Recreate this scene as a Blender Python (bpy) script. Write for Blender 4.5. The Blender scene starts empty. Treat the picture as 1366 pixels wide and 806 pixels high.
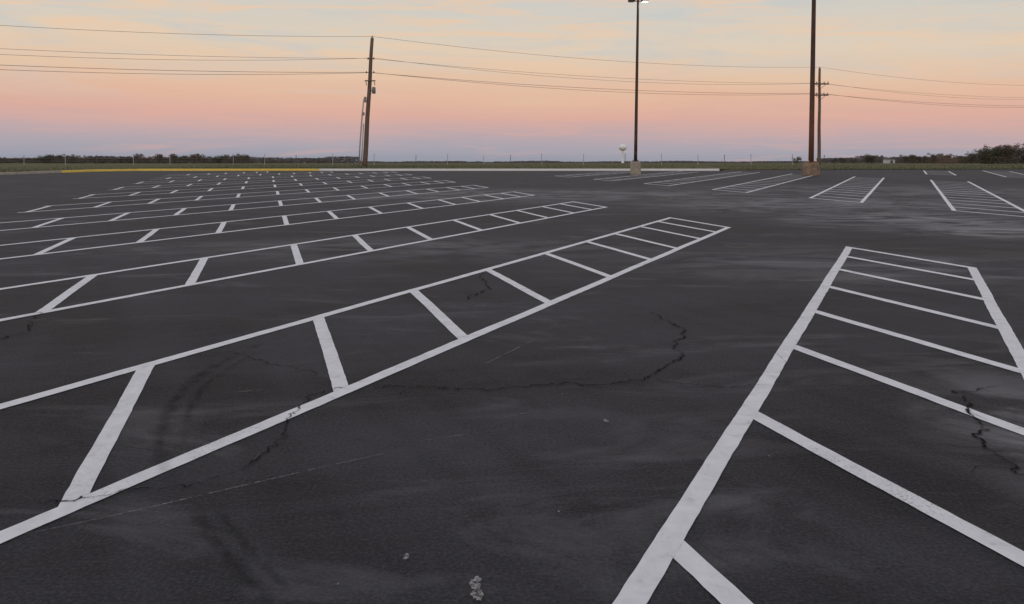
import bpy, bmesh, math, random
from mathutils import Vector, Matrix, noise
random.seed(7)
sc=bpy.context.scene
H=1.55
R=math.radians
UA=R(27.2)
U=Vector((math.sin(UA),math.cos(UA))); N=Vector((math.cos(UA),-math.sin(UA)))
def sd(s,d): return (s*U.x+d*N.x, s*U.y+d*N.y)

# ---------------- helpers
def link(o): sc.collection.objects.link(o); return o
def mesh_obj(name,verts,faces,mat=None,parent=None,smooth=False,uvs=None):
    me=bpy.data.meshes.new(name); me.from_pydata(verts,[],faces); me.update()
    if uvs:
        l=me.uv_layers.new(name='UVMap')
        for lp in me.loops: l.data[lp.index].uv=uvs[lp.vertex_index]
    if smooth:
        for p in me.polygons: p.use_smooth=True
    o=bpy.data.objects.new(name,me); link(o)
    if mat: me.materials.append(mat)
    if parent: o.parent=parent
    return o
def bm_obj(name,bm,mat=None,parent=None,smooth=False):
    me=bpy.data.meshes.new(name); bm.to_mesh(me); bm.free()
    if smooth:
        for p in me.polygons: p.use_smooth=True
    o=bpy.data.objects.new(name,me); link(o)
    if mat: me.materials.append(mat)
    if parent: o.parent=parent
    return o
def empty(name,loc,label,cat,group=None):
    e=bpy.data.objects.new(name,None); e.empty_display_size=.3; e.location=loc; link(e)
    e["label"]=label; e["category"]=cat
    if group: e["group"]=group
    return e
def tag(o,label,cat,group=None):
    o["label"]=label; o["category"]=cat
    if group: o["group"]=group
def struct(o,label,cat):
    o["label"]=label;o["category"]=cat;o["kind"]="structure"
def lathe(bm,prof,seg=16,cx=0,cy=0):
    rings=[]
    for r,z in prof:
        rings.append([bm.verts.new((cx+r*math.cos(2*math.pi*i/seg),cy+r*math.sin(2*math.pi*i/seg),z)) for i in range(seg)])
    for a,b in zip(rings,rings[1:]):
        for i in range(seg): bm.faces.new((a[i],a[(i+1)%seg],b[(i+1)%seg],b[i]))
    bm.faces.new(rings[-1]); bm.faces.new(rings[0][::-1])
def box(bm,c,s,bev=0,rot=None):
    r=bmesh.ops.create_cube(bm,size=1)
    vs=r['verts']
    bmesh.ops.scale(bm,vec=s,verts=vs)
    if bev:
        es=list({e for v in vs for e in v.link_edges})
        rr=bmesh.ops.bevel(bm,geom=es,offset=bev,segments=2,affect='EDGES',profile=.5)
        vs=list(set(rr['verts'])|{v for v in vs if v.is_valid})
    if rot: bmesh.ops.rotate(bm,verts=vs,cent=(0,0,0),matrix=rot)
    bmesh.ops.translate(bm,vec=c,verts=vs)
def tube(bm,pts,rad,seg=6):
    pts=[Vector(p) for p in pts]; rings=[]
    T=(pts[-1]-pts[0]).normalized()
    ref=Vector((1,0,0)) if abs(T.z)>.7 else Vector((0,0,1))
    if abs(T.dot(ref))>.95: ref=Vector((0,1,0))
    for i,p in enumerate(pts):
        t=(pts[min(i+1,len(pts)-1)]-pts[max(i-1,0)]).normalized()
        a=t.cross(ref); a.normalize(); b=t.cross(a)
        r=rad[i] if isinstance(rad,(list,tuple)) else rad
        rings.append([bm.verts.new(p+a*math.cos(2*math.pi*k/seg)*r+b*math.sin(2*math.pi*k/seg)*r) for k in range(seg)])
    for a,b in zip(rings,rings[1:]):
        for k in range(seg): bm.faces.new((a[k],a[(k+1)%seg],b[(k+1)%seg],b[k]))
    bm.faces.new(rings[-1]); bm.faces.new(rings[0][::-1])

# ---------------- materials
class NT:
    def __init__(s,mat): s.t=mat.node_tree; s.n=s.t.nodes; s.l=s.t.links
    def new(s,ty,**k):
        n=s.n.new(ty)
        for a,b in k.items(): setattr(n,a,b)
        return n
    def noise(s,vec,scale,detail=4,rough=.55,dist=0):
        n=s.n.new('ShaderNodeTexNoise'); n.inputs['Scale'].default_value=scale
        n.inputs['Detail'].default_value=detail; n.inputs['Roughness'].default_value=rough
        n.inputs['Distortion'].default_value=dist
        if vec: s.l.new(vec,n.inputs['Vector'])
        return n.outputs['Fac']
    def mapr(s,v,a,b,c=0,d=1):
        n=s.n.new('ShaderNodeMapRange'); n.inputs[1].default_value=a;n.inputs[2].default_value=b
        n.inputs[3].default_value=c;n.inputs[4].default_value=d; s.l.new(v,n.inputs[0]); return n.outputs[0]
    def math(s,op,a,b=None,clamp=False):
        n=s.n.new('ShaderNodeMath'); n.operation=op; n.use_clamp=clamp
        for i,x in enumerate((a,b)):
            if x is None: continue
            if isinstance(x,(int,float)): n.inputs[i].default_value=x
            else: s.l.new(x,n.inputs[i])
        return n.outputs[0]
    def mix(s,f,a,b,mode='MIX'):
        n=s.n.new('ShaderNodeMix'); n.data_type='RGBA'; n.blend_type=mode
        for i,x in ((0,f),(6,a),(7,b)):
            if isinstance(x,(int,float)): n.inputs[i].default_value=x
            elif isinstance(x,tuple): n.inputs[i].default_value=(*x,1) if len(x)==3 else x
            else: s.l.new(x,n.inputs[i])
        return n.outputs[2]
    def mapping(s,vec,scale=(1,1,1),rot=(0,0,0),loc=(0,0,0)):
        n=s.n.new('ShaderNodeMapping'); n.inputs['Scale'].default_value=scale; n.inputs['Rotation'].default_value=rot
        n.inputs['Location'].default_value=loc; s.l.new(vec,n.inputs['Vector']); return n.outputs[0]
def newmat(name,rough=.8):
    m=bpy.data.materials.new(name); m.use_nodes=True; t=NT(m)
    b=t.n['Principled BSDF']; b.inputs['Roughness'].default_value=rough
    return m,t,b
def simple(name,c1,c2,scale=8,rough=.8,bump=.2,metal=0,stretch=(1,1,1),coord='Object',rust=None):
    m,t,b=newmat(name,rough)
    tc=t.new('ShaderNodeTexCoord').outputs[coord]; v=t.mapping(tc,stretch)
    n=t.noise(v,scale,4,.6)
    col=t.mix(t.mapr(n,.3,.7),c1,c2)
    if rust:   # weathering that thins out with height
        s=t.new('ShaderNodeSeparateXYZ'); t.l.new(tc,s.inputs[0])
        col=t.mix(t.math('MULTIPLY',t.mapr(s.outputs[2],rust[0],.5,0,.9),t.mapr(n,.2,.6,.4,1)),col,rust[1])
    t.l.new(col,b.inputs['Base Color'])
    b.inputs['Metallic'].default_value=metal
    bp=t.new('ShaderNodeBump'); bp.inputs['Strength'].default_value=bump; bp.inputs['Distance'].default_value=.02
    t.l.new(n,bp.inputs['Height']); t.l.new(bp.outputs[0],b.inputs['Normal'])
    return m

def asphalt():
    m,t,b=newmat('asphalt')
    geo=t.new('ShaderNodeNewGeometry').outputs['Position']
    big=t.noise(geo,.30,3,.5,1.0)
    streak=t.noise(t.mapping(t.mapping(geo,rot=(0,0,R(-14))),(.16,1.0,1)),1.1,4,.6,.8)
    streak2=t.noise(t.mapping(t.mapping(geo,rot=(0,0,R(63))),(.13,1.6,1)),1.6,4,.58,.5)
    mid=t.noise(geo,5,4,.70)
    fine=t.noise(geo,60,3,.8)
    k=t.math('ADD',t.math('MULTIPLY',big,.34),t.math('ADD',t.math('MULTIPLY',streak,.40),t.math('MULTIPLY',streak2,.26)))
    kk=t.mapr(k,.41,.59)
    col=t.mix(kk,(.0118,.0114,.0152),(.043,.0415,.0495))
    col=t.mix(t.mapr(mid,.42,.68,0,.38),col,(.0100,.0098,.0120))
    col=t.mix(t.mapr(fine,.50,.70,0,.42),col,(.100,.098,.106))
    col=t.mix(t.mapr(fine,.47,.32,0,.75),col,(.003,.003,.0038))
    mask=None
    dn=t.noise(t.mapping(geo,(.6,1.2,1)),.8,6,.68,1.4)
    sep=t.new('ShaderNodeSeparateXYZ'); t.l.new(geo,sep.inputs[0])
    for (x,y,rx,ry,a) in [(8.9,17.3,2.6,2.6,1.0),(9.6,14.8,2.2,1.3,1.0),(9.5,22.5,6,4,.75),(3.1,4.1,.7,1.2,.75),(13.0,15.5,3,2.4,.85),(1.8,27,10,4,.6),(-2,12.3,4,1.5,.35),(4.9,10.4,3.6,1.6,.4),(14,30,9,5,.5)]:
        dx=t.math('DIVIDE',t.math('SUBTRACT',sep.outputs[0],x),rx); dy=t.math('DIVIDE',t.math('SUBTRACT',sep.outputs[1],y),ry)
        d=t.math('SQRT',t.math('ADD',t.math('MULTIPLY',dx,dx),t.math('MULTIPLY',dy,dy)))
        g=t.mapr(d,.3,1.4,a,0)
        mask=g if mask is None else t.math('MAXIMUM',mask,g)
    dust=t.math('MULTIPLY',mask,t.mapr(dn,.41,.60),True)
    gen=t.mapr(t.noise(t.mapping(geo,(.5,1.4,1),(0,0,.3)),.7,5,.68,1.6),.54,.74,0,.30)
    dust=t.math('ADD',dust,gen,True)
    col=t.mix(t.math('MULTIPLY',dust,.80),col,(.25,.245,.26))
    t.l.new(col,b.inputs['Base Color'])
    t.l.new(t.mapr(k,.42,.58,.58,.82),b.inputs['Roughness'])
    spec=t.math('ADD',t.mapr(t.math('ADD',t.math('MULTIPLY',kk,.65),t.math('MULTIPLY',mid,.35)),.25,.75,.10,.32),t.math('MULTIPLY',dust,.25))
    t.l.new(spec,b.inputs['Specular IOR Level'])
    bp=t.new('ShaderNodeBump'); bp.inputs['Strength'].default_value=.7; bp.inputs['Distance'].default_value=.010
    t.l.new(fine,bp.inputs['Height'])
    bp2=t.new('ShaderNodeBump'); bp2.inputs['Strength'].default_value=.35; bp2.inputs['Distance'].default_value=.03
    t.l.new(mid,bp2.inputs['Height']); t.l.new(bp.outputs[0],bp2.inputs['Normal'])
    t.l.new(bp2.outputs[0],b.inputs['Normal'])
    return m
def paint():
    m,t,b=newmat('white_road_paint',.65); b.inputs['Specular IOR Level'].default_value=.3
    geo=t.new('ShaderNodeNewGeometry').outputs['Position']
    n1=t.noise(geo,.9,3,.6); n2=t.noise(geo,60,4,.85); n3=t.noise(geo,8,5,.70,.5)
    col=t.mix(t.mapr(n3,.3,.7),(.80,.80,.82),(.64,.64,.66))
    w=t.math('MULTIPLY',t.mapr(n1,.52,.68),t.mapr(n2,.52,.62))
    w2=t.math('MULTIPLY',t.mapr(n3,.58,.72),t.mapr(n2,.48,.60))
    wear=t.math('ADD',t.math('MULTIPLY',w,.65),t.math('MULTIPLY',w2,.5),True)
    col=t.mix(wear,col,(.14,.137,.14))
    t.l.new(col,b.inputs['Base Color'])
    bp=t.new('ShaderNodeBump'); bp.inputs['Strength'].default_value=.5; bp.inputs['Distance'].default_value=.004
    t.l.new(n2,bp.inputs['Height']); t.l.new(bp.outputs[0],b.inputs['Normal'])
    return m
def fading(name,col,amax,scale=20,rough=.8,lo=.35,hi=.65,edge=True):
    m,t,b=newmat(name,rough); b.inputs['Base Color'].default_value=(*col,1); b.inputs['Specular IOR Level'].default_value=.12
    geo=t.new('ShaderNodeNewGeometry').outputs['Position']
    n=t.mapr(t.noise(geo,scale,4,.7),lo,hi,0,amax)
    if edge:
        uv=t.new('ShaderNodeTexCoord').outputs['UV']; sp=t.new('ShaderNodeSeparateXYZ'); t.l.new(uv,sp.inputs[0])
        e=t.math('SUBTRACT',1,t.math('POWER',t.math('ABSOLUTE',t.math('SUBTRACT',t.math('MULTIPLY',sp.outputs[1],2),1)),1.5))
        e2=t.math('SUBTRACT',1,t.math('POWER',t.math('ABSOLUTE',t.math('SUBTRACT',t.math('MULTIPLY',sp.outputs[0],2),1)),3))
        n=t.math('MULTIPLY',n,t.math('MULTIPLY',e,e2),True)
    t.l.new(n,b.inputs['Alpha'])
    return m
def grassmat():
    m,t,b=newmat('dry_grass',.95); b.inputs['Specular IOR Level'].default_value=.1
    geo=t.new('ShaderNodeNewGeometry').outputs['Position']
    v=t.mapping(geo,(.25,1,1))
    a=t.noise(v,.12,5,.65); c=t.noise(geo,1.8,4,.7)
    col=t.mix(t.mapr(a,.35,.65),(.078,.092,.042),(.18,.155,.085))
    col=t.mix(t.mapr(c,.3,.7,0,.5),col,(.052,.062,.030))
    t.l.new(col,b.inputs['Base Color'])
    return m
M_AS=asphalt(); M_P=paint(); M_G=grassmat()
M_CON=simple('weathered_concrete',(.30,.26,.20),(.46,.41,.34),5,.9,.4)
M_CONB=simple('rust_stained_concrete',(.17,.11,.07),(.34,.25,.18),4,.9,.4)
M_KW=simple('pale_kerb_paint',(.86,.86,.85),(.92,.92,.91),3,.8,.2)
M_KG=simple('grey_kerb_concrete',(.36,.33,.28),(.50,.46,.40),3,.9,.3)
M_KY=simple('yellow_kerb_paint',(.86,.60,.10),(.93,.70,.16),3,.7,.2)
M_BRZ=simple('dark_bronze_metal',(.055,.032,.024),(.095,.058,.045),4,.6,.05,.2)
M_BRZR=simple('rusting_bronze_metal',(.060,.032,.024),(.10,.058,.042),4,.7,.05,.1,rust=(6.5,(.24,.085,.035)))
M_WOOD=simple('weathered_timber',(.115,.078,.060),(.23,.165,.125),6,.9,.5,0,(4,4,.3))
M_GALV=simple('galvanised_steel',(.38,.36,.36),(.52,.50,.50),6,.5,.1,.1)
M_CER=simple('grey_ceramic',(.20,.18,.18),(.30,.28,.27),9,.5,.05)
M_WIRE=simple('dull_cable',(.19,.17,.165),(.26,.235,.23),9,.8,.05)
M_TOW=simple('white_tank_paint',(.88,.88,.89),(.93,.93,.93),.2,.5,.02)
M_BARK=simple('dark_bark',(.060,.046,.038),(.11,.085,.07),8,.9,.4)
M_TW=simple('winter_twigs',(.085,.066,.052),(.17,.135,.10),1.2,.95,.1)
M_TW2=simple('dull_evergreen',(.045,.050,.030),(.10,.098,.060),1.2,.95,.1)
M_SHED=simple('pale_metal_siding',(.5,.5,.5),(.62,.62,.62),1,.6,.1)
M_ROOF=simple('dark_roofing',(.08,.07,.07),(.13,.12,.11),1,.8,.1)

# ---------------- ground
def gz(y): return -.05 if y<85 else -.05-(y-85)*.0158
ys=[-400,-100,0,40,70,85,100,120,150,200,300,450,700,1100,1800,3000,5000,8000]
xs=[-7000,-3000,-1200,-500,-200,-100,-50,0,50,100,200,500,1200,3000,7000]
v=[(x,y,gz(y)+(noise.noise(Vector((x*.01,y*.01,0)))*.004*max(0,min(y,900)-100) if y>120 else 0)*.4) for y in ys for x in xs]
nx=len(xs)
f=[(j*nx+i,j*nx+i+1,(j+1)*nx+i+1,(j+1)*nx+i) for j in range(len(ys)-1) for i in range(nx-1)]
g=mesh_obj('ground',v,f,M_G,smooth=True); struct(g,"dry brown green field falling gently away","ground")
KP=[(-75,36.5),(-45,42.5),(-33.5,47.0),(-32.0,50.5),(-31.5,54.0),(-30.8,56.8),(-28.5,59.0),(-14.8,59.2),(15.9,59.2)]
edge=KP+[(17.0,61.5),(40,63.5),(140,68)]
lot=[(x,y-0.02,0) for x,y in edge]+[(140,-60,0),(-75,-60,0)]
o=mesh_obj('parking_lot',lot,[list(range(len(lot)))[::-1]],M_AS); struct(o,"dark sealcoated asphalt parking lot","parking lot")
def kerb(name,pts,mat,label):
    prof=[(0,-.04),(0,.13),(.02,.155),(.16,.155),(.16,-.04)]
    vv=[];ff=[]
    P=[Vector(p) for p in pts]
    for i,p in enumerate(P):
        t=(P[min(i+1,len(P)-1)]-P[max(i-1,0)]).normalized(); nn=Vector((-t.y,t.x))
        for a,z in prof: vv.append((p.x+nn.x*a,p.y+nn.y*a,z))
    k=len(prof)
    for i in range(len(P)-1):
        for j in range(k-1): ff.append((i*k+j,(i+1)*k+j,(i+1)*k+j+1,i*k+j+1))
    ff.append(list(range(k))); ff.append([(len(P)-1)*k+j for j in range(k)][::-1])
    o=mesh_obj(name,vv,ff,mat); struct(o,label,"kerb")
kerb('kerb',KP[:5],M_KG,"plain grey concrete kerb curving beside grass")
kerb('kerb',[(-31.49,54.03)]+KP[5:7]+[(-14.83,59.2)],M_KY,"yellow painted kerb along the grass verge")
kerb('kerb',[(-14.80,59.2),(15.9,59.2)],M_KW,"white painted kerb along the grass verge")
fr=[(x,y+.155) for x,y in KP]+[(17.2,61.9),(40,63.9),(140,68.4)]
vv=[];ff=[]
for i,(x,y) in enumerate(fr):
    z0=.12 if i<9 else .02
    for k in range(9):
        tt=k/8; yy=y+(98-y)*tt
        z=(z0)*(1-tt)+tt*(-.30)+ (0.05*noise.noise(Vector((x*.2,yy*.2,3))) if 0<k<8 else 0)+ (.10*math.sin(math.pi*tt))
        vv.append((x*(1+.4*tt),yy,z))
for i in range(len(fr)-1):
    for k in range(8): ff.append((i*9+k,(i+1)*9+k,(i+1)*9+k+1,i*9+k+1))
o=mesh_obj('grass_verge',vv,ff,M_G,smooth=True); struct(o,"strip of dry mown grass behind the kerb","grass")
vv=[];ff=[]
for i in range(22000):
    x=random.uniform(-62,90)
    for (a,b) in zip(fr,fr[1:]):
        if a[0]<=x<=b[0]: y0=a[1]+(b[1]-a[1])*(x-a[0])/(b[0]-a[0]); break
    else: continue
    y=y0+.06+random.random()**1.6*30
    tt=(y-y0)/(98-y0); z=(.12 if x<16 else .02)*(1-tt)-.30*tt+.08*math.sin(math.pi*tt)-.03
    h=random.uniform(.06,.15)*(1.6 if random.random()<.06 else 1); w=random.uniform(.02,.06); a=random.uniform(0,3.14)
    n0=len(vv)
    vv+=[(x-w*math.cos(a),y-w*math.sin(a),z),(x+w*math.cos(a),y+w*math.sin(a),z),(x+random.uniform(-.05,.05),y+random.uniform(-.05,.05),z+h)]
    ff.append((n0,n0+1,n0+2))
o=mesh_obj('verge_grass',vv,ff,M_G); o["kind"]="stuff"; o["label"]="short dry grass tufts along the kerb"; o["category"]="grass"

# ---------------- painted hatch islands
LW=.105
def jit(x,y,amp=.004):
    n=noise.noise(Vector((x*9,y*9,1.3)))+.6*noise.noise(Vector((x*31,y*31,4)))+2.2*noise.noise(Vector((x*.9,y*.9,7)))
    m=noise.noise(Vector((x*9+50,y*9,1.3)))+.6*noise.noise(Vector((x*31+50,y*31,4)))+2.2*noise.noise(Vector((x*.9,y*.9,17)))
    return x+n*amp,y+m*amp
def strip(vv,ff,A,B,C,D,n):
    base=len(vv)
    for i in range(n+1):
        t=i/n
        for P,Q in ((A,B),(D,C)):
            s=P[0]+(Q[0]-P[0])*t; d=P[1]+(Q[1]-P[1])*t
            x,y=jit(*sd(s,d)); vv.append((x,y,.004))
    for i in range(n):
        a=base+2*i; ff.append((a,a+1,a+3,a+2))
def island(dr,dl,s_near,s_far,offs,from_far=True,near=False,label=None):
    vv=[];ff=[]; w=LW
    for d in (dr,dl):
        a,b=d-w/2,d+w/2; n=max(2,int((s_far-s_near)/(.06 if near else .6)))
        strip(vv,ff,(s_near-a,a),(s_far-a,a),(s_far-b,b),(s_near-b,b),n)
    ws=w*1.414; a,b=dl+w/2+.0005,dr-w/2-.0005
    for k,o_ in enumerate(offs):
        q=(s_far-o_) if from_far else (s_near+o_)
        if q<s_near or q>s_far+.01: continue
        q1=q-ws if o_==0 and from_far else q-ws/2
        if o_==0 and not from_far: q1=q
        j=random.uniform(-.02,.02)*H if o_ else 0
        strip(vv,ff,(q1+j-a,a),(q1+j-b,b),(q1+ws+j-b,b),(q1+ws+j-a,a),30 if near else 4)
    o=mesh_obj('painted_parking_island',vv,ff,M_P)
    tag(o,label or "white painted hatched parking island on dark asphalt","road marking","hatched parking islands")
drs=[.478,-2.084,-4.754,-7.44,-10.08,-12.73,-15.38,-18.03,-20.68,-23.33,-25.98]
offs1=[0,.72,1.5,2.5,3.42,4.5,5.66,6.72,7.74,8.92,10.0,11.1,12.2,13.35]
offs0=[0,.8,1.65,2.6,3.58,4.54,5.68,6.78,7.9,9.0,10.1,11.2,12.3,13.35]
for i,d in enumerate(drs):
    dr=d*H; dl=(d-(1.025 if i==0 else 1.066))*H
    sf=8.17*H
    cap_s=8.17-d
    smax=(35.2+.457*d)/.889
    if cap_s>smax: sf=(smax+d)*H
    sn=(8.17-13.5)*H
    lab="white hatched parking island with scuffed worn paint" if i<2 else None
    island(dr,dl,sn,sf,[x*H for x in (offs0 if i==0 else offs1)],near=i<3,label=lab)
for d in (-11.35,-8.72,-6.07,-3.43,-.81,1.70,4.3,6.95,9.6):
    smax=(36.0+.457*d)/.889
    sf=min(30.6,smax+d)
    island(d*H,(d-1.03)*H,15.4*H,sf*H,[k*1.09*H for k in range(0,15)],from_far=False)
for d in (1.7,4.3,6.95,9.6,12.2,14.8,17.4):
    smax=(37.0+.457*d)/.889
    sf=min(52,smax+d)
    if sf-37.6<2: continue
    island(d*H,(d-1.03)*H,37.6*H,sf*H,[k*1.09*H for k in range(0,15)],from_far=False)

# ---------------- cracks, scratches, tyre marks, splatters
def ribbon(name,pts,w,mat,z,rough=.0,step=.03,label="",cat="crack",wv=.5,seed=0):
    P=[Vector(p) for p in pts]; L=[]
    for a,b in zip(P,P[1:]):
        n=max(1,int((b-a).length/step))
        for i in range(n): L.append(a+(b-a)*i/n)
    L.append(P[-1])
    for _ in range(25 if rough==0 else 40): L=[L[0]]+[(L[i-1]+L[i]*2+L[i+1])/4 for i in range(1,len(L)-1)]+[L[-1]]
    vv=[];ff=[];uv=[]
    J=[]
    for i,p in enumerate(L):
        q=p.copy()
        if rough:
            q.x+=rough*(noise.noise(Vector((p.x*2.5,p.y*2.5,seed)))*1.5+noise.noise(Vector((p.x*9,p.y*9,seed+5)))*1.0+noise.noise(Vector((p.x*30,p.y*30,seed+5)))*.6)
            q.y+=rough*(noise.noise(Vector((p.x*2.5,p.y*2.5,seed+9)))*1.5+noise.noise(Vector((p.x*9,p.y*9,seed+15)))*1.0+noise.noise(Vector((p.x*30,p.y*30,seed+15)))*.6)
        J.append(q)
    for i,p in enumerate(J):
        t=(J[min(i+1,len(J)-1)]-J[max(i-1,0)])
        t=t.normalized() if t.length>1e-6 else Vector((0,1)); nn=Vector((-t.y,t.x))
        ww=w*(1+wv*2*noise.noise(Vector((p.x*14,p.y*14,seed+2))))
        ww=max(ww,w*.15)*(min(1,min(i,len(J)-1-i)/20+.1) if rough else 1)
        vv+=[(p.x-nn.x*ww/2,p.y-nn.y*ww/2,z),(p.x+nn.x*ww/2,p.y+nn.y*ww/2,z)]
        u=i/(len(J)-1); uv+=[(u,0),(u,1)]
    ff=[(2*i,2*i+1,2*i+3,2*i+2) for i in range(len(J)-1)]
    o=mesh_obj(name,vv,ff,mat,uvs=uv); struct(o,label,cat)
    return J
M_CR=fading('crack_dark',(.004,.004,.0045),.95,12,.95,.36,.52,False)  # near-black crack ribbons, broken up by noise in the alpha
M_CRH=fading('crack_halo',(.006,.006,.007),.35,9,.95,.35,.65)
M_SC=fading('pale_scratch',(.34,.33,.33),.75,30,.9,.42,.60)
M_TY=fading('tyre_rubber',(.005,.005,.006),.46,7,.8,.38,.68)
M_SP=fading('dried_splatter',(.40,.39,.38),.75,70,.9,.38,.56,False)
cr=[([(-1.04,5.05),(-.40,5.01),(.28,5.09),(.89,5.20),(1.23,5.72),(1.48,6.68),(1.35,7.46)],.009),
([(.89,5.20),(1.31,5.05),(1.7,5.1)],.005),
([(3.25,5.09),(2.85,4.97),(2.69,4.45),(2.51,4.0),(2.41,3.64),(2.5,3.2)],.010),
([(-1.04,5.05),(-1.15,5.09),(-1.27,4.71),(-1.26,4.21),(-1.28,3.89),(-1.35,3.64),(-1.65,3.51),(-2.0,3.42),(-2.21,3.33)],.006),
([(-.41,9.74),(-.28,8.68),(-.49,8.0)],.010),
([(-4.4,6.0),(-4.15,6.55),(-4.5,7.4)],.008),
([(-2.5,5.72),(-2.2,5.94),(-1.52,5.53),(-1.37,5.25)],.005),
([(1.38,10.4),(2.67,10.7),(3.63,9.92),(5,9.7)],.008),
([(4.4,13.6),(6.3,13.2),(8.2,14.2)],.009)]
rc=random.Random(3)
for i,(p,w) in enumerate(cr):
    J=ribbon('asphalt_crack',p,w,M_CR,.0075,.05,.008,"jagged dark crack in the asphalt","crack",.6,seed=i*3.1)
    ribbon('asphalt_crack',p,w*3.2,M_CRH,.0058,.05,.012,"dark worn margin of an asphalt crack","crack",.4,seed=i*3.1)
    if i in (0,2):
        for q in range(4):
            a=J[rc.randrange(25,len(J)-25)]; an=rc.uniform(0,6.28); l=rc.uniform(.12,.34)
            ribbon('asphalt_crack',[a,(a.x+math.cos(an)*l*.5,a.y+math.sin(an)*l*.5),(a.x+math.cos(an+.5)*l,a.y+math.sin(an+.5)*l)],w*.4,M_CR,.0072,.012,.008,"hairline crack branching across the asphalt","crack",.5,seed=q+i*7)
sc_=[([(-2.03,3.07),(-1.71,3.25),(-.89,3.79),(-.48,4.04)],.010),([(-.23,5.53),(.26,6.44)],.012),([(-.5,4.1),(0,4.3)],.006),
     ([(-.20,4.7),(.12,4.62)],.006),([(.5,8.2),(1.1,9.3)],.010),([(2.0,5.6),(2.02,5.9)],.010),([(-1.9,4.9),(-1.55,5.0)],.007),([(-.1,4.45),(.1,4.55)],.010)]
for p,w in sc_: ribbon('surface_scratch',p,w,M_SC,.0068,0,.03,"thin pale scratch on the asphalt","scratch",.3)
def off(p,a): 
    P=[Vector(q) for q in p]; out=[]
    for i,q in enumerate(P):
        t=(P[min(i+1,len(P)-1)]-P[max(i-1,0)]).normalized(); out.append((q.x-t.y*a,q.y+t.x*a))
    return out
t1=[(-1.85,6.5),(-2.07,6.05),(-2.17,5.17),(-2.02,4.45),(-1.79,3.90),(-1.50,3.48)]
t2=[(-1.42,3.40),(-1.10,2.96),(-.81,2.62),(-.62,2.35)]
for zi,(p,a,w_) in enumerate(((t1,.0,.11),(t1[1:5],.12,.07),(t2,0,.07),(t2[:3],.08,.05))):
    ribbon('tyre_mark',off(p,a),w_,M_TY,.0055+zi*.0002,0,.05,"faint black rubber tyre mark","tyre mark",.35,seed=zi)
def splat(x,y,r,seed,st=1.4):
    n=26; vv=[(x,y,.0085)]
    for i in range(n):
        a=2*math.pi*i/n; rr=r*(1+.75*noise.noise(Vector((math.cos(a)*1.3,math.sin(a)*1.3,seed)))+.6*noise.noise(Vector((math.cos(a)*4,math.sin(a)*4,seed))))
        vv.append((x+rr*math.cos(a),y+rr*st*math.sin(a),.0085))
    o=mesh_obj('dried_splatter',vv,[(0,i+1,(i+1)%n+1) for i in range(n)],M_SP); struct(o,"small pale dried splatter on asphalt","stain")
for i,(x,y,r) in enumerate([(-.127,2.745,.022),(-.118,2.69,.020),(-.40,2.93,.011),(.535,4.41,.014),(-.62,2.75,.004),(.32,4.9,.006),(1.3,3.9,.006),(.2,3.3,.004)]):
    splat(x,y,r,i*2.7,1.7)

# ---------------- lamp posts
M_LENS=bpy.data.materials.new('lit_lens'); M_LENS.use_nodes=True
b=M_LENS.node_tree.nodes['Principled BSDF']; b.inputs['Emission Color'].default_value=(1,.93,.82,1); b.inputs['Emission Strength'].default_value=14
M_LENSO=simple('unlit_glass_lens',(.35,.35,.36),(.45,.45,.46),4,.3,0)
def lamp(x,y,hp,r0,r1,bw,bh,label,lean,square,lit,cm,pm):
    e=empty('parking_lot_lamp',(x,y,0),label,'street lamp','parking lot lamps')
    bm=bmesh.new(); q=bw/2
    if square: lathe(bm,[(q,-.1),(q,bh-.2),(q-.03,bh-.06),(q-.08,bh)],10)
    else: lathe(bm,[(q,-.1),(q,bh-.05),(q-.04,bh)],24)
    bm_obj('concrete_base',bm,cm,e)
    bm=bmesh.new(); tx=math.tan(lean)
    tube(bm,[(tx*z,0,bh+.03+z) for z in [hp*k/8 for k in range(9)]],[r0+(r1-r0)*k/8 for k in range(9)],12)
    bm_obj('pole',bm,pm,e,True)
    bm=bmesh.new(); box(bm,(0,0,bh+.02),(r0*3.6,r0*3.6,.04),.008)
    bm_obj('anchor_plate',bm,pm,e)
    for sx in (-1,1):
        for sy in (-1,1):
            bm=bmesh.new(); lathe(bm,[(.025,bh+.035),(.025,bh+.11),(.015,bh+.12)],8,sx*r0*1.4,sy*r0*1.4); bm_obj('bolt',bm,M_GALV,e)
    bm=bmesh.new(); box(bm,(0,-r0-.012,bh+.55),(.1,.03,.2),.006); bm_obj('access_cover',bm,M_BRZ,e)
    zt=bh+hp
    for k,sx in enumerate((-1,1)):
        bm=bmesh.new(); tube(bm,[(tx*hp,0,zt-.12),(tx*hp+sx*.22,0,zt-.10)],.035,8); bm_obj('arm',bm,M_BRZ,e,True)
        bm=bmesh.new(); box(bm,(tx*hp+sx*.42,0,zt-.08),(.44,.36,.13),.03); hd=bm_obj('lamp_head',bm,M_BRZ,e)
        bm=bmesh.new(); box(bm,(tx*hp+sx*.44,0,zt-.156),(.32,.27,.03),.008); bm_obj('lens',bm,M_LENS if (lit and sx==1) else M_LENSO,hd)
lamp(8.0,50.0,10.5,.11,.075,.68,.84,"slim dark bronze lamp post on round concrete base",R(.9),False,True,M_CON,M_BRZ)
lamp(18.75,48.4,14.6,.165,.11,1.04,.80,"tall bronze lamp post rusting above a wide stained concrete base",R(1.0),True,False,M_CONB,M_BRZR)

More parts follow.
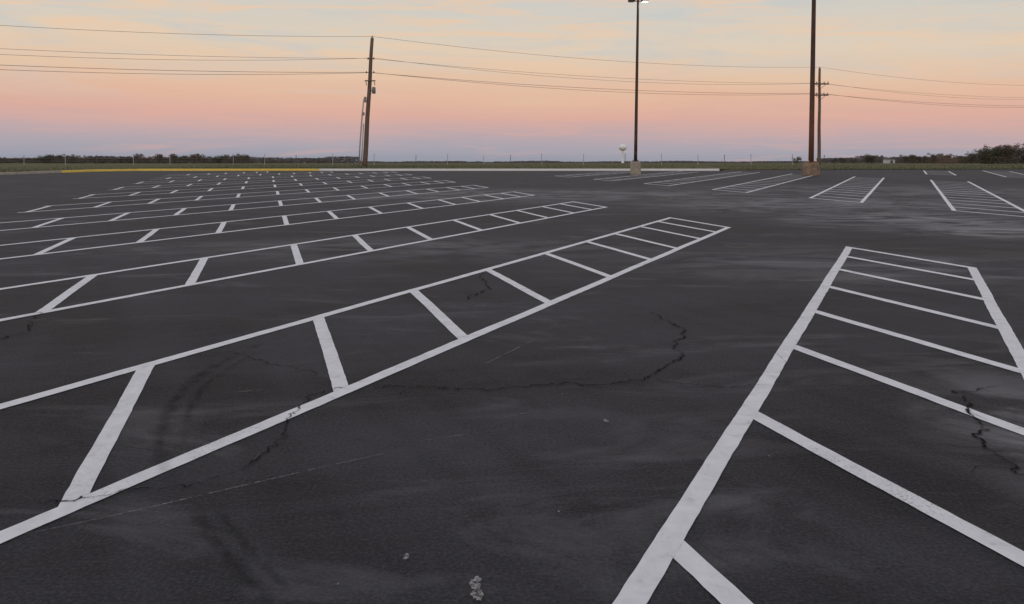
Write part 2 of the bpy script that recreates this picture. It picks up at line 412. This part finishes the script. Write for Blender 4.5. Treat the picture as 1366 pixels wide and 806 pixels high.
# ---------------- utility poles
P0=Vector((-69.5,48,0)); P1=Vector((-14.5,76,0)); P2=Vector((41.35,104,0)); P3=Vector((97,132,0))
lean1=.74
def upole(p,lean,arms,label,brackets,rad):
    zb=gz(p.y)-.4 if p.y>98 else -.5
    e=empty('utility_pole',(p.x,p.y,0),label,'utility pole','wooden utility poles')
    bm=bmesh.new(); T=12.65
    zs=[zb+(T-zb)*k/10 for k in range(11)]
    tube(bm,[(lean*z/T+.02*math.sin(z),0,z) for z in zs],[rad-.09*k/10 for k in range(11)],12); bm_obj('pole',bm,M_WOOD,e,True)
    bm=bmesh.new(); lathe(bm,[(.03,T),(.06,T+.03),(.07,T+.09),(.04,T+.14),(.05,T+.18),(.02,T+.22)],8,lean,0); bm_obj('insulator',bm,M_CER,e,True)
    for z,half in arms:
        bm=bmesh.new(); box(bm,(lean*z/T,-.27,z),(half*2,.12,.18),.01)
        ca=bm_obj('crossarm',bm,M_WOOD,e)
        for sg in (-1,1):
            bm=bmesh.new(); tube(bm,[(lean*z/T+sg*half*.6,-.36,z-.05),(lean*z/T,-.33,z-.65)],.03,5); bm_obj('brace',bm,M_WOOD,ca)
        for q in (-.9,-.45,.45,.9):
            bm=bmesh.new(); lathe(bm,[(.03,z+.09),(.07,z+.12),(.08,z+.20),(.05,z+.25),(.06,z+.29),(.03,z+.33)],8,lean*z/T+q*half,-.27); bm_obj('insulator',bm,M_CER,ca,True)
    for z,l in brackets:
        for sg in (-1,1):
            bm=bmesh.new(); tube(bm,[(lean*z/T,0,z),(lean*z/T+sg*l,-.02,z+.04)],.03,6)
            tube(bm,[(lean*z/T+sg*l,-.02,z-.04),(lean*z/T+sg*l,-.02,z+.05),(lean*z/T+sg*l,-.02,z+.18)],[.06,.08,.03],8)
            bm_obj('bracket',bm,M_CER,e,True)
    return e
e1=upole(P1,lean1,[],"leaning wooden utility pole with pale riser conduits on grass",[(10.55,.28),(9.2,.36)],.25)
L=lambda z: lean1*z/12.65
for zc,xo,s in ((7.45,.46,.75),):
    bm=bmesh.new()
    lathe(bm,[(.14*s,zc-.4*s),(.25*s,zc-.36*s),(.25*s,zc+.36*s),(.2*s,zc+.44*s),(.06*s,zc+.5*s)],14,L(zc)+xo,-.02)
    box(bm,(L(zc)+xo*.5,-.02,zc),(.2,.08,.10),.01)
    bm_obj('transformer',bm,M_CER,e1,True)
bm=bmesh.new()
tube(bm,[(-.52,-.2,-.1),(-.44,-.2,2.0),(-.20,-.28,5.0),(-.04,-.28,6.6)],.07,8)
bm_obj('conduit',bm,M_GALV,e1,True)
bm=bmesh.new(); tube(bm,[(-.30,-.24,-.1),(-.20,-.26,1.6),(-.06,-.28,4.2)],.06,8); bm_obj('conduit',bm,M_GALV,e1,True)
for q in ((L(6.6)-.30,-.24,6.55),(.22,.18,.55)),((L(5.1)-.36,-.3,5.15),(.18,.16,.32)):
    bm=bmesh.new(); box(bm,*q,.02); bm_obj('junction_box',bm,M_CER,e1)
bm=bmesh.new(); box(bm,(L(8.4)+.08,-.27,8.4),(1.05,.09,.11),.01)
fc=bm_obj('cutout_arm',bm,M_WOOD,e1)
for q in (-.32,.5):
    bm=bmesh.new(); tube(bm,[(L(8.4)+q,-.34,8.42),(L(8.4)+q+.08,-.44,7.95)],.045,6); bm_obj('fuse_cutout',bm,M_CER,fc)
upole(P2,.1,[(10.5,1.15),(9.0,1.1)],"wooden utility pole with two crossarms",[],.24)
def wire(a,b,sag,r):
    a=Vector(a);b=Vector(b); bm=bmesh.new(); n=36; pts=[]
    for i in range(n+1):
        t=i/n; p=a+(b-a)*t; p.z-=4*sag*t*(1-t); pts.append(p)
    tube(bm,pts,r,5); o=bm_obj('overhead_cable',bm,M_WIRE,None,True); tag(o,"thin dark overhead cable between utility poles","cable","overhead cables")
for z,dx,sg,r in ((12.78,0,1.15,.016),(10.62,-.25,.85,.015),(10.66,.28,1.38,.015),(9.25,-.3,.80,.020),(9.22,.3,1.16,.018)):
    pts=[Vector((P.x+(lean1*z/12.65 if P is P1 else (.1 if P is P2 else 0))+dx*(1 if P in(P1,) else 1.6 if P is P2 else 1),P.y-.1,z)) for P in (P0,P1,P2,P3)]
    for a,b_ in zip(pts,pts[1:]): wire(a,b_,sg*(1.0 if a is pts[0] else .8),r)

# ---------------- wire fence
fe=empty('wire_fence',(-62,93,0),"sparse wire fence with thin metal posts","fence")
px=[];x=0
while x<104: px.append(x); x+=random.choice([3.2,3.8,4.4,5.0])
for i,x in enumerate(px):
    bm=bmesh.new(); h=random.uniform(.95,1.25); l=random.uniform(-.04,.04)
    tube(bm,[(x,0,-.35),(x+l,0,h)],.035,6)
    bm_obj('post',bm,M_GALV if i%3 else M_WOOD,fe)
for z in (.3,.6,.9):
    bm=bmesh.new(); tube(bm,[(px[0],-.04,z)]+[(x_,-.04,z+random.uniform(-.02,.02)) for x_ in px[1:]],.006,4); bm_obj('wire',bm,M_GALV,fe)

# ---------------- water tower
w=empty('water_tower',(142,990,gz(990)-1.2),"white spheroid water tower on slender column","water tower")
bm=bmesh.new(); lathe(bm,[(2.6,-1),(1.8,2.2),(1.05,5),(.95,15),(1.3,16.8)],20); bm_obj('column',bm,M_TOW,w,True)
bm=bmesh.new(); lathe(bm,[(1.3,16.5),(2.9,17.6),(4.6,19.0),(5.3,20.8),(5.0,22.6),(3.8,24.2),(2.0,25.1),(.3,25.4)],24); bm_obj('tank',bm,M_TOW,w,True)

# ---------------- trees & shrubs
def shrub_mesh(seed,W,Ht,nl,twig,low):
    rnd=random.Random(seed)
    bt=bmesh.new(); tips=[]
    for k in range(rnd.randint(3,5)):
        a=rnd.uniform(0,6.28); ex=rnd.uniform(.2,.8)*W/2
        p0=Vector((rnd.uniform(-.1,.1)*W*.3,rnd.uniform(-.1,.1)*W*.3,-.3)); p2=Vector((math.cos(a)*ex,math.sin(a)*ex,Ht*rnd.uniform(.6,.9)))
        p1=p0.lerp(p2,.45)+Vector((0,0,Ht*.08)); r=.018*Ht+.02
        tube(bt,[p0,p1,p2],[r,r*.6,r*.2],5); tips+=[p1,p2]
        for q in range(4):
            s=p1.lerp(p2,rnd.random()); en=s+Vector((rnd.uniform(-1,1)*W*.25,rnd.uniform(-1,1)*W*.25,rnd.uniform(.05,.3)*Ht)); tube(bt,[s,en],[r*.35,r*.1],4); tips.append(en)
    vv=[];ff=[]
    cl=[(Vector((rnd.uniform(-.42,.42)*W,rnd.uniform(-.42,.42)*W,Ht*rnd.uniform(.10 if low else .3,.72))),rnd.uniform(.14,.26)*W) for _ in range(12 if low else 8)]+[(t,rnd.uniform(.08,.15)*W) for t in tips]
    for i in range(nl):
        c,r=rnd.choice(cl)
        d=Vector((rnd.gauss(0,1),rnd.gauss(0,1),rnd.gauss(0,.7))).normalized()*r*rnd.random()**.5
        p=c+d
        if p.z<.0: p.z=rnd.uniform(0,.3)
        s=rnd.uniform(.5,1.3)*twig; u=Vector((rnd.uniform(-1,1),rnd.uniform(-1,1),rnd.uniform(-.3,1.2))).normalized(); w_=u.cross(Vector((rnd.uniform(-1,1),rnd.uniform(-1,1),rnd.uniform(-1,1)))).normalized()
        n0=len(vv); vv+=[p-w_*s*.22,p+w_*s*.22,p+u*s]; ff.append((n0,n0+1,n0+2))
    mt=bpy.data.meshes.new('trunk'); bt.to_mesh(mt); bt.free(); mt.materials.append(M_BARK)
    mc=bpy.data.meshes.new('crown'); mc.from_pydata(vv,[],ff)
    return mt,mc
kinds=[]
for i,(W,Ht,nl,tw,ev) in enumerate([(6.5,3.8,2400,.34,0),(8,4.2,2800,.36,0),(5.5,3.0,2000,.30,0),(8,3.4,3400,.34,1),(5.5,5.0,2200,.34,0)]):
    mt,mc=shrub_mesh(i+3,W,Ht,nl,tw,i!=4); mc.materials.append(M_TW2 if ev else M_TW); kinds.append((mt,mc,ev))
def plant(x,y,s,k,sx=1.0):
    mt,mc,ev=kinds[k]
    e=empty('tree',(x,y,gz(y)),"dull evergreen shrub on the far field edge" if ev else "bare winter tree on the far field edge","shrub" if ev else "tree","trees along the field edge")
    e.scale=(s*sx*random.uniform(.9,1.25),s*sx,s*random.uniform(.85,1.1)); e.rotation_euler=(0,0,random.uniform(0,6.28))
    for n,me in (('trunk',mt),('crown',mc)):
        o=bpy.data.objects.new(n,me); link(o); o.parent=e
def X(px_,y): return (px_-683)/1030*y
for i in range(56):
    p=-20+i*6.4+random.uniform(-4,4); y=random.uniform(300,400); plant(X(p,y),y,random.uniform(.42,.92),random.choice([0,1,2,0,3]),1.2)
for i in range(14):
    p=random.uniform(335,480); y=random.uniform(380,460); plant(X(p,y),y,random.uniform(.35,.55),random.randrange(3),1.3)
for p in (97,185,212,310,325,262): y=300; plant(X(p,y),y,random.uniform(.80,1.0),random.choice([0,1,4]))
for i in range(22):
    p=random.uniform(1195,1305); y=random.uniform(240,330); plant(X(p,y),y,random.uniform(.50,.80),random.randrange(3),1.15)
for p,s in ((1112,.48),(1126,.52),(1138,.42),(1163,.80),(1157,.66),(1210,.72),(1228,.62),(1247,.72),(1062,.62)): y=230; plant(X(p,y),y,s,random.choice([0,2,0]))
for p,s in ((1314,1.0),(1326,1.15),(1340,1.2),(1355,1.1),(1370,1.15),(1388,1.2),(1333,1.0)): y=170+random.uniform(0,14); plant(X(p,y),y,s*.92,random.choice([1,0,0,3]))
vv=[];ff=[]
for i in range(42000):
    p=random.choice([random.uniform(-60,480),random.uniform(-60,480),random.uniform(480,1100),random.uniform(1090,1450),random.uniform(1090,1450)])
    y=random.uniform(1300,1400); x=X(p,y)
    Hm=(3.5 if p>480 and p<1090 else 11.5)*(.80+.55*noise.noise(Vector((x*.012,0,0)))+.40*noise.noise(Vector((x*.06,3,0))))
    z=gz(y)-1+random.random()**.8*max(1.5,Hm); s=random.uniform(1.2,2.6)
    n0=len(vv); a=random.uniform(0,6.28)
    vv+=[(x-s*math.cos(a),y-s*math.sin(a),z),(x+s*math.cos(a),y+s*math.sin(a),z+random.uniform(-.6,.6)),(x+random.uniform(-1,1),y,z+random.uniform(.8,2))]; ff.append((n0,n0+1,n0+2))
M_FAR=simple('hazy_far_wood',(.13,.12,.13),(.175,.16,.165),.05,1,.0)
o=mesh_obj('distant_wood',vv,ff,M_FAR); o["kind"]="stuff"; o["label"]="hazy low wood along the horizon"; o["category"]="wood"

# ---------------- small structures on the right field
def shed(x,y,wd,dp,ht,label,rot):
    e=empty('farm_shed',(x,y,gz(y)),label,'shed'); e.rotation_euler=(0,0,rot)
    bm=bmesh.new(); box(bm,(0,0,ht/2-.2),(wd,dp,ht+.4)); bm_obj('wall',bm,M_SHED,e)
    a=wd/2+.25;d=dp/2+.25; r=ht+wd*.22
    mesh_obj('roof',[(-a,-d,ht+.01),(a,-d,ht+.01),(0,-d,r),(-a,d,ht+.01),(a,d,ht+.01),(0,d,r)],[(0,1,2),(3,5,4),(0,2,5,3),(1,4,5,2),(0,3,4,1)],M_ROOF,e)
    bm=bmesh.new(); box(bm,(0,-dp/2-.04,ht*.38),(wd*.4,.05,ht*.76)); bm_obj('door',bm,M_ROOF,e)
shed(X(1186,460),460,5,4,2.2,"small pale metal farm shed in a field",.3)
y=140; e=empty('timber_rail_stand',(X(1265,y),y,gz(y)),"small brown timber rail stand in the field","rail stand")
for dy in (0,.9):
    for q in (-1.5,-.5,.5,1.5):
        bm=bmesh.new(); box(bm,(q,dy,.65),(.12,.12,1.9),.01); bm_obj('post',bm,M_WOOD,e)
for z in (.55,1.0,1.52):
    for dy in (-.09,.81):
        bm=bmesh.new(); box(bm,(0,dy,z),(3.3,.05,.14),.01); bm_obj('rail',bm,M_WOOD,e)

# ---------------- world sky
wd=bpy.data.worlds.new('World'); sc.world=wd; wd.use_nodes=True
t=NT(wd); bg=t.n['Background']
tc=t.new('ShaderNodeTexCoord').outputs['Generated']
sp=t.new('ShaderNodeSeparateXYZ'); t.l.new(tc,sp.inputs[0])
cl1=t.noise(t.mapping(tc,(1.6,1.6,14)),1.8,4,.6,.8)
cl2=t.noise(t.mapping(tc,(2.0,2.0,26),(0,R(5),0)),1.9,5,.6,1.4)
cl3=t.noise(t.mapping(tc,(1.5,1.5,11),(0,R(-5),0)),2.6,4,.58,1.0)
el=t.math('ADD',sp.outputs[2],t.math('MULTIPLY',t.math('MULTIPLY',t.math('SUBTRACT',cl1,.5),.045),t.mapr(sp.outputs[2],0,.06,.25,1)))
el=t.math('ADD',el,t.math('MULTIPLY',sp.outputs[0],.010))
rp=t.new('ShaderNodeValToRGB'); t.l.new(t.mapr(el,-.05,1.0),rp.inputs[0])
def lin(h):
    h=h.lstrip('#'); r=[int(h[i:i+2],16)/255 for i in (0,2,4)]
    return [c/12.92 if c<=.04045 else ((c+.055)/1.055)**2.4 for c in r]
stops=[(-.05,'888f9d'),(-.014,'979ba9'),(.004,'aaa4ae'),(.020,'bfa8ab'),(.042,'daada0'),(.068,'e2b79f'),(.096,'e3c4a9'),(.128,'decdb8'),(.170,'d2cdc3'),(.22,'c8cac9'),(.40,'b5bfcc'),(1.0,'9cabc4')]
cr_=rp.color_ramp
while len(cr_.elements)<len(stops): cr_.elements.new(.5)
for _ in range(2):
    for e_,(p,c) in zip(cr_.elements,stops):
        e_.position=(p+.05)/1.05; e_.color=(*lin(c),1)
col=rp.outputs[0]
hi=t.mapr(sp.outputs[2],.05,.14)
col=t.mix(t.math('MULTIPLY',t.mapr(cl2,.47,.66,0,.80),hi),col,(*lin('ecc9aa'),))
col=t.mix(t.math('MULTIPLY',t.mapr(cl3,.50,.32,0,.65),hi),col,(*lin('c3c8c8'),))
lo_=t.mapr(sp.outputs[2],.11,.03)
col=t.mix(t.math('MULTIPLY',t.mapr(cl2,.50,.68,0,.35),lo_),col,(*lin('e0ab9c'),))
t.l.new(col,bg.inputs[0]); bg.inputs[1].default_value=1.0
ld=bpy.data.lights.new('sun','SUN'); ld.energy=.35; ld.angle=R(60); ld.color=(1,.9,.82)
lo=bpy.data.objects.new('sun',ld); link(lo); lo.rotation_euler=(R(62),0,R(-20))

# ---------------- camera
cd=bpy.data.cameras.new('camera'); cam=bpy.data.objects.new('camera',cd); link(cam)
cam.location=(0,0,H); cam.rotation_euler=(R(90),0,0)
cd.sensor_width=36; cd.lens=27.14; cd.shift_y=-202/1366; cd.clip_end=12000; cd.clip_start=.05
sc.camera=cam
sc.view_settings.view_transform='Standard'; sc.view_settings.look='None'; sc.view_settings.exposure=0
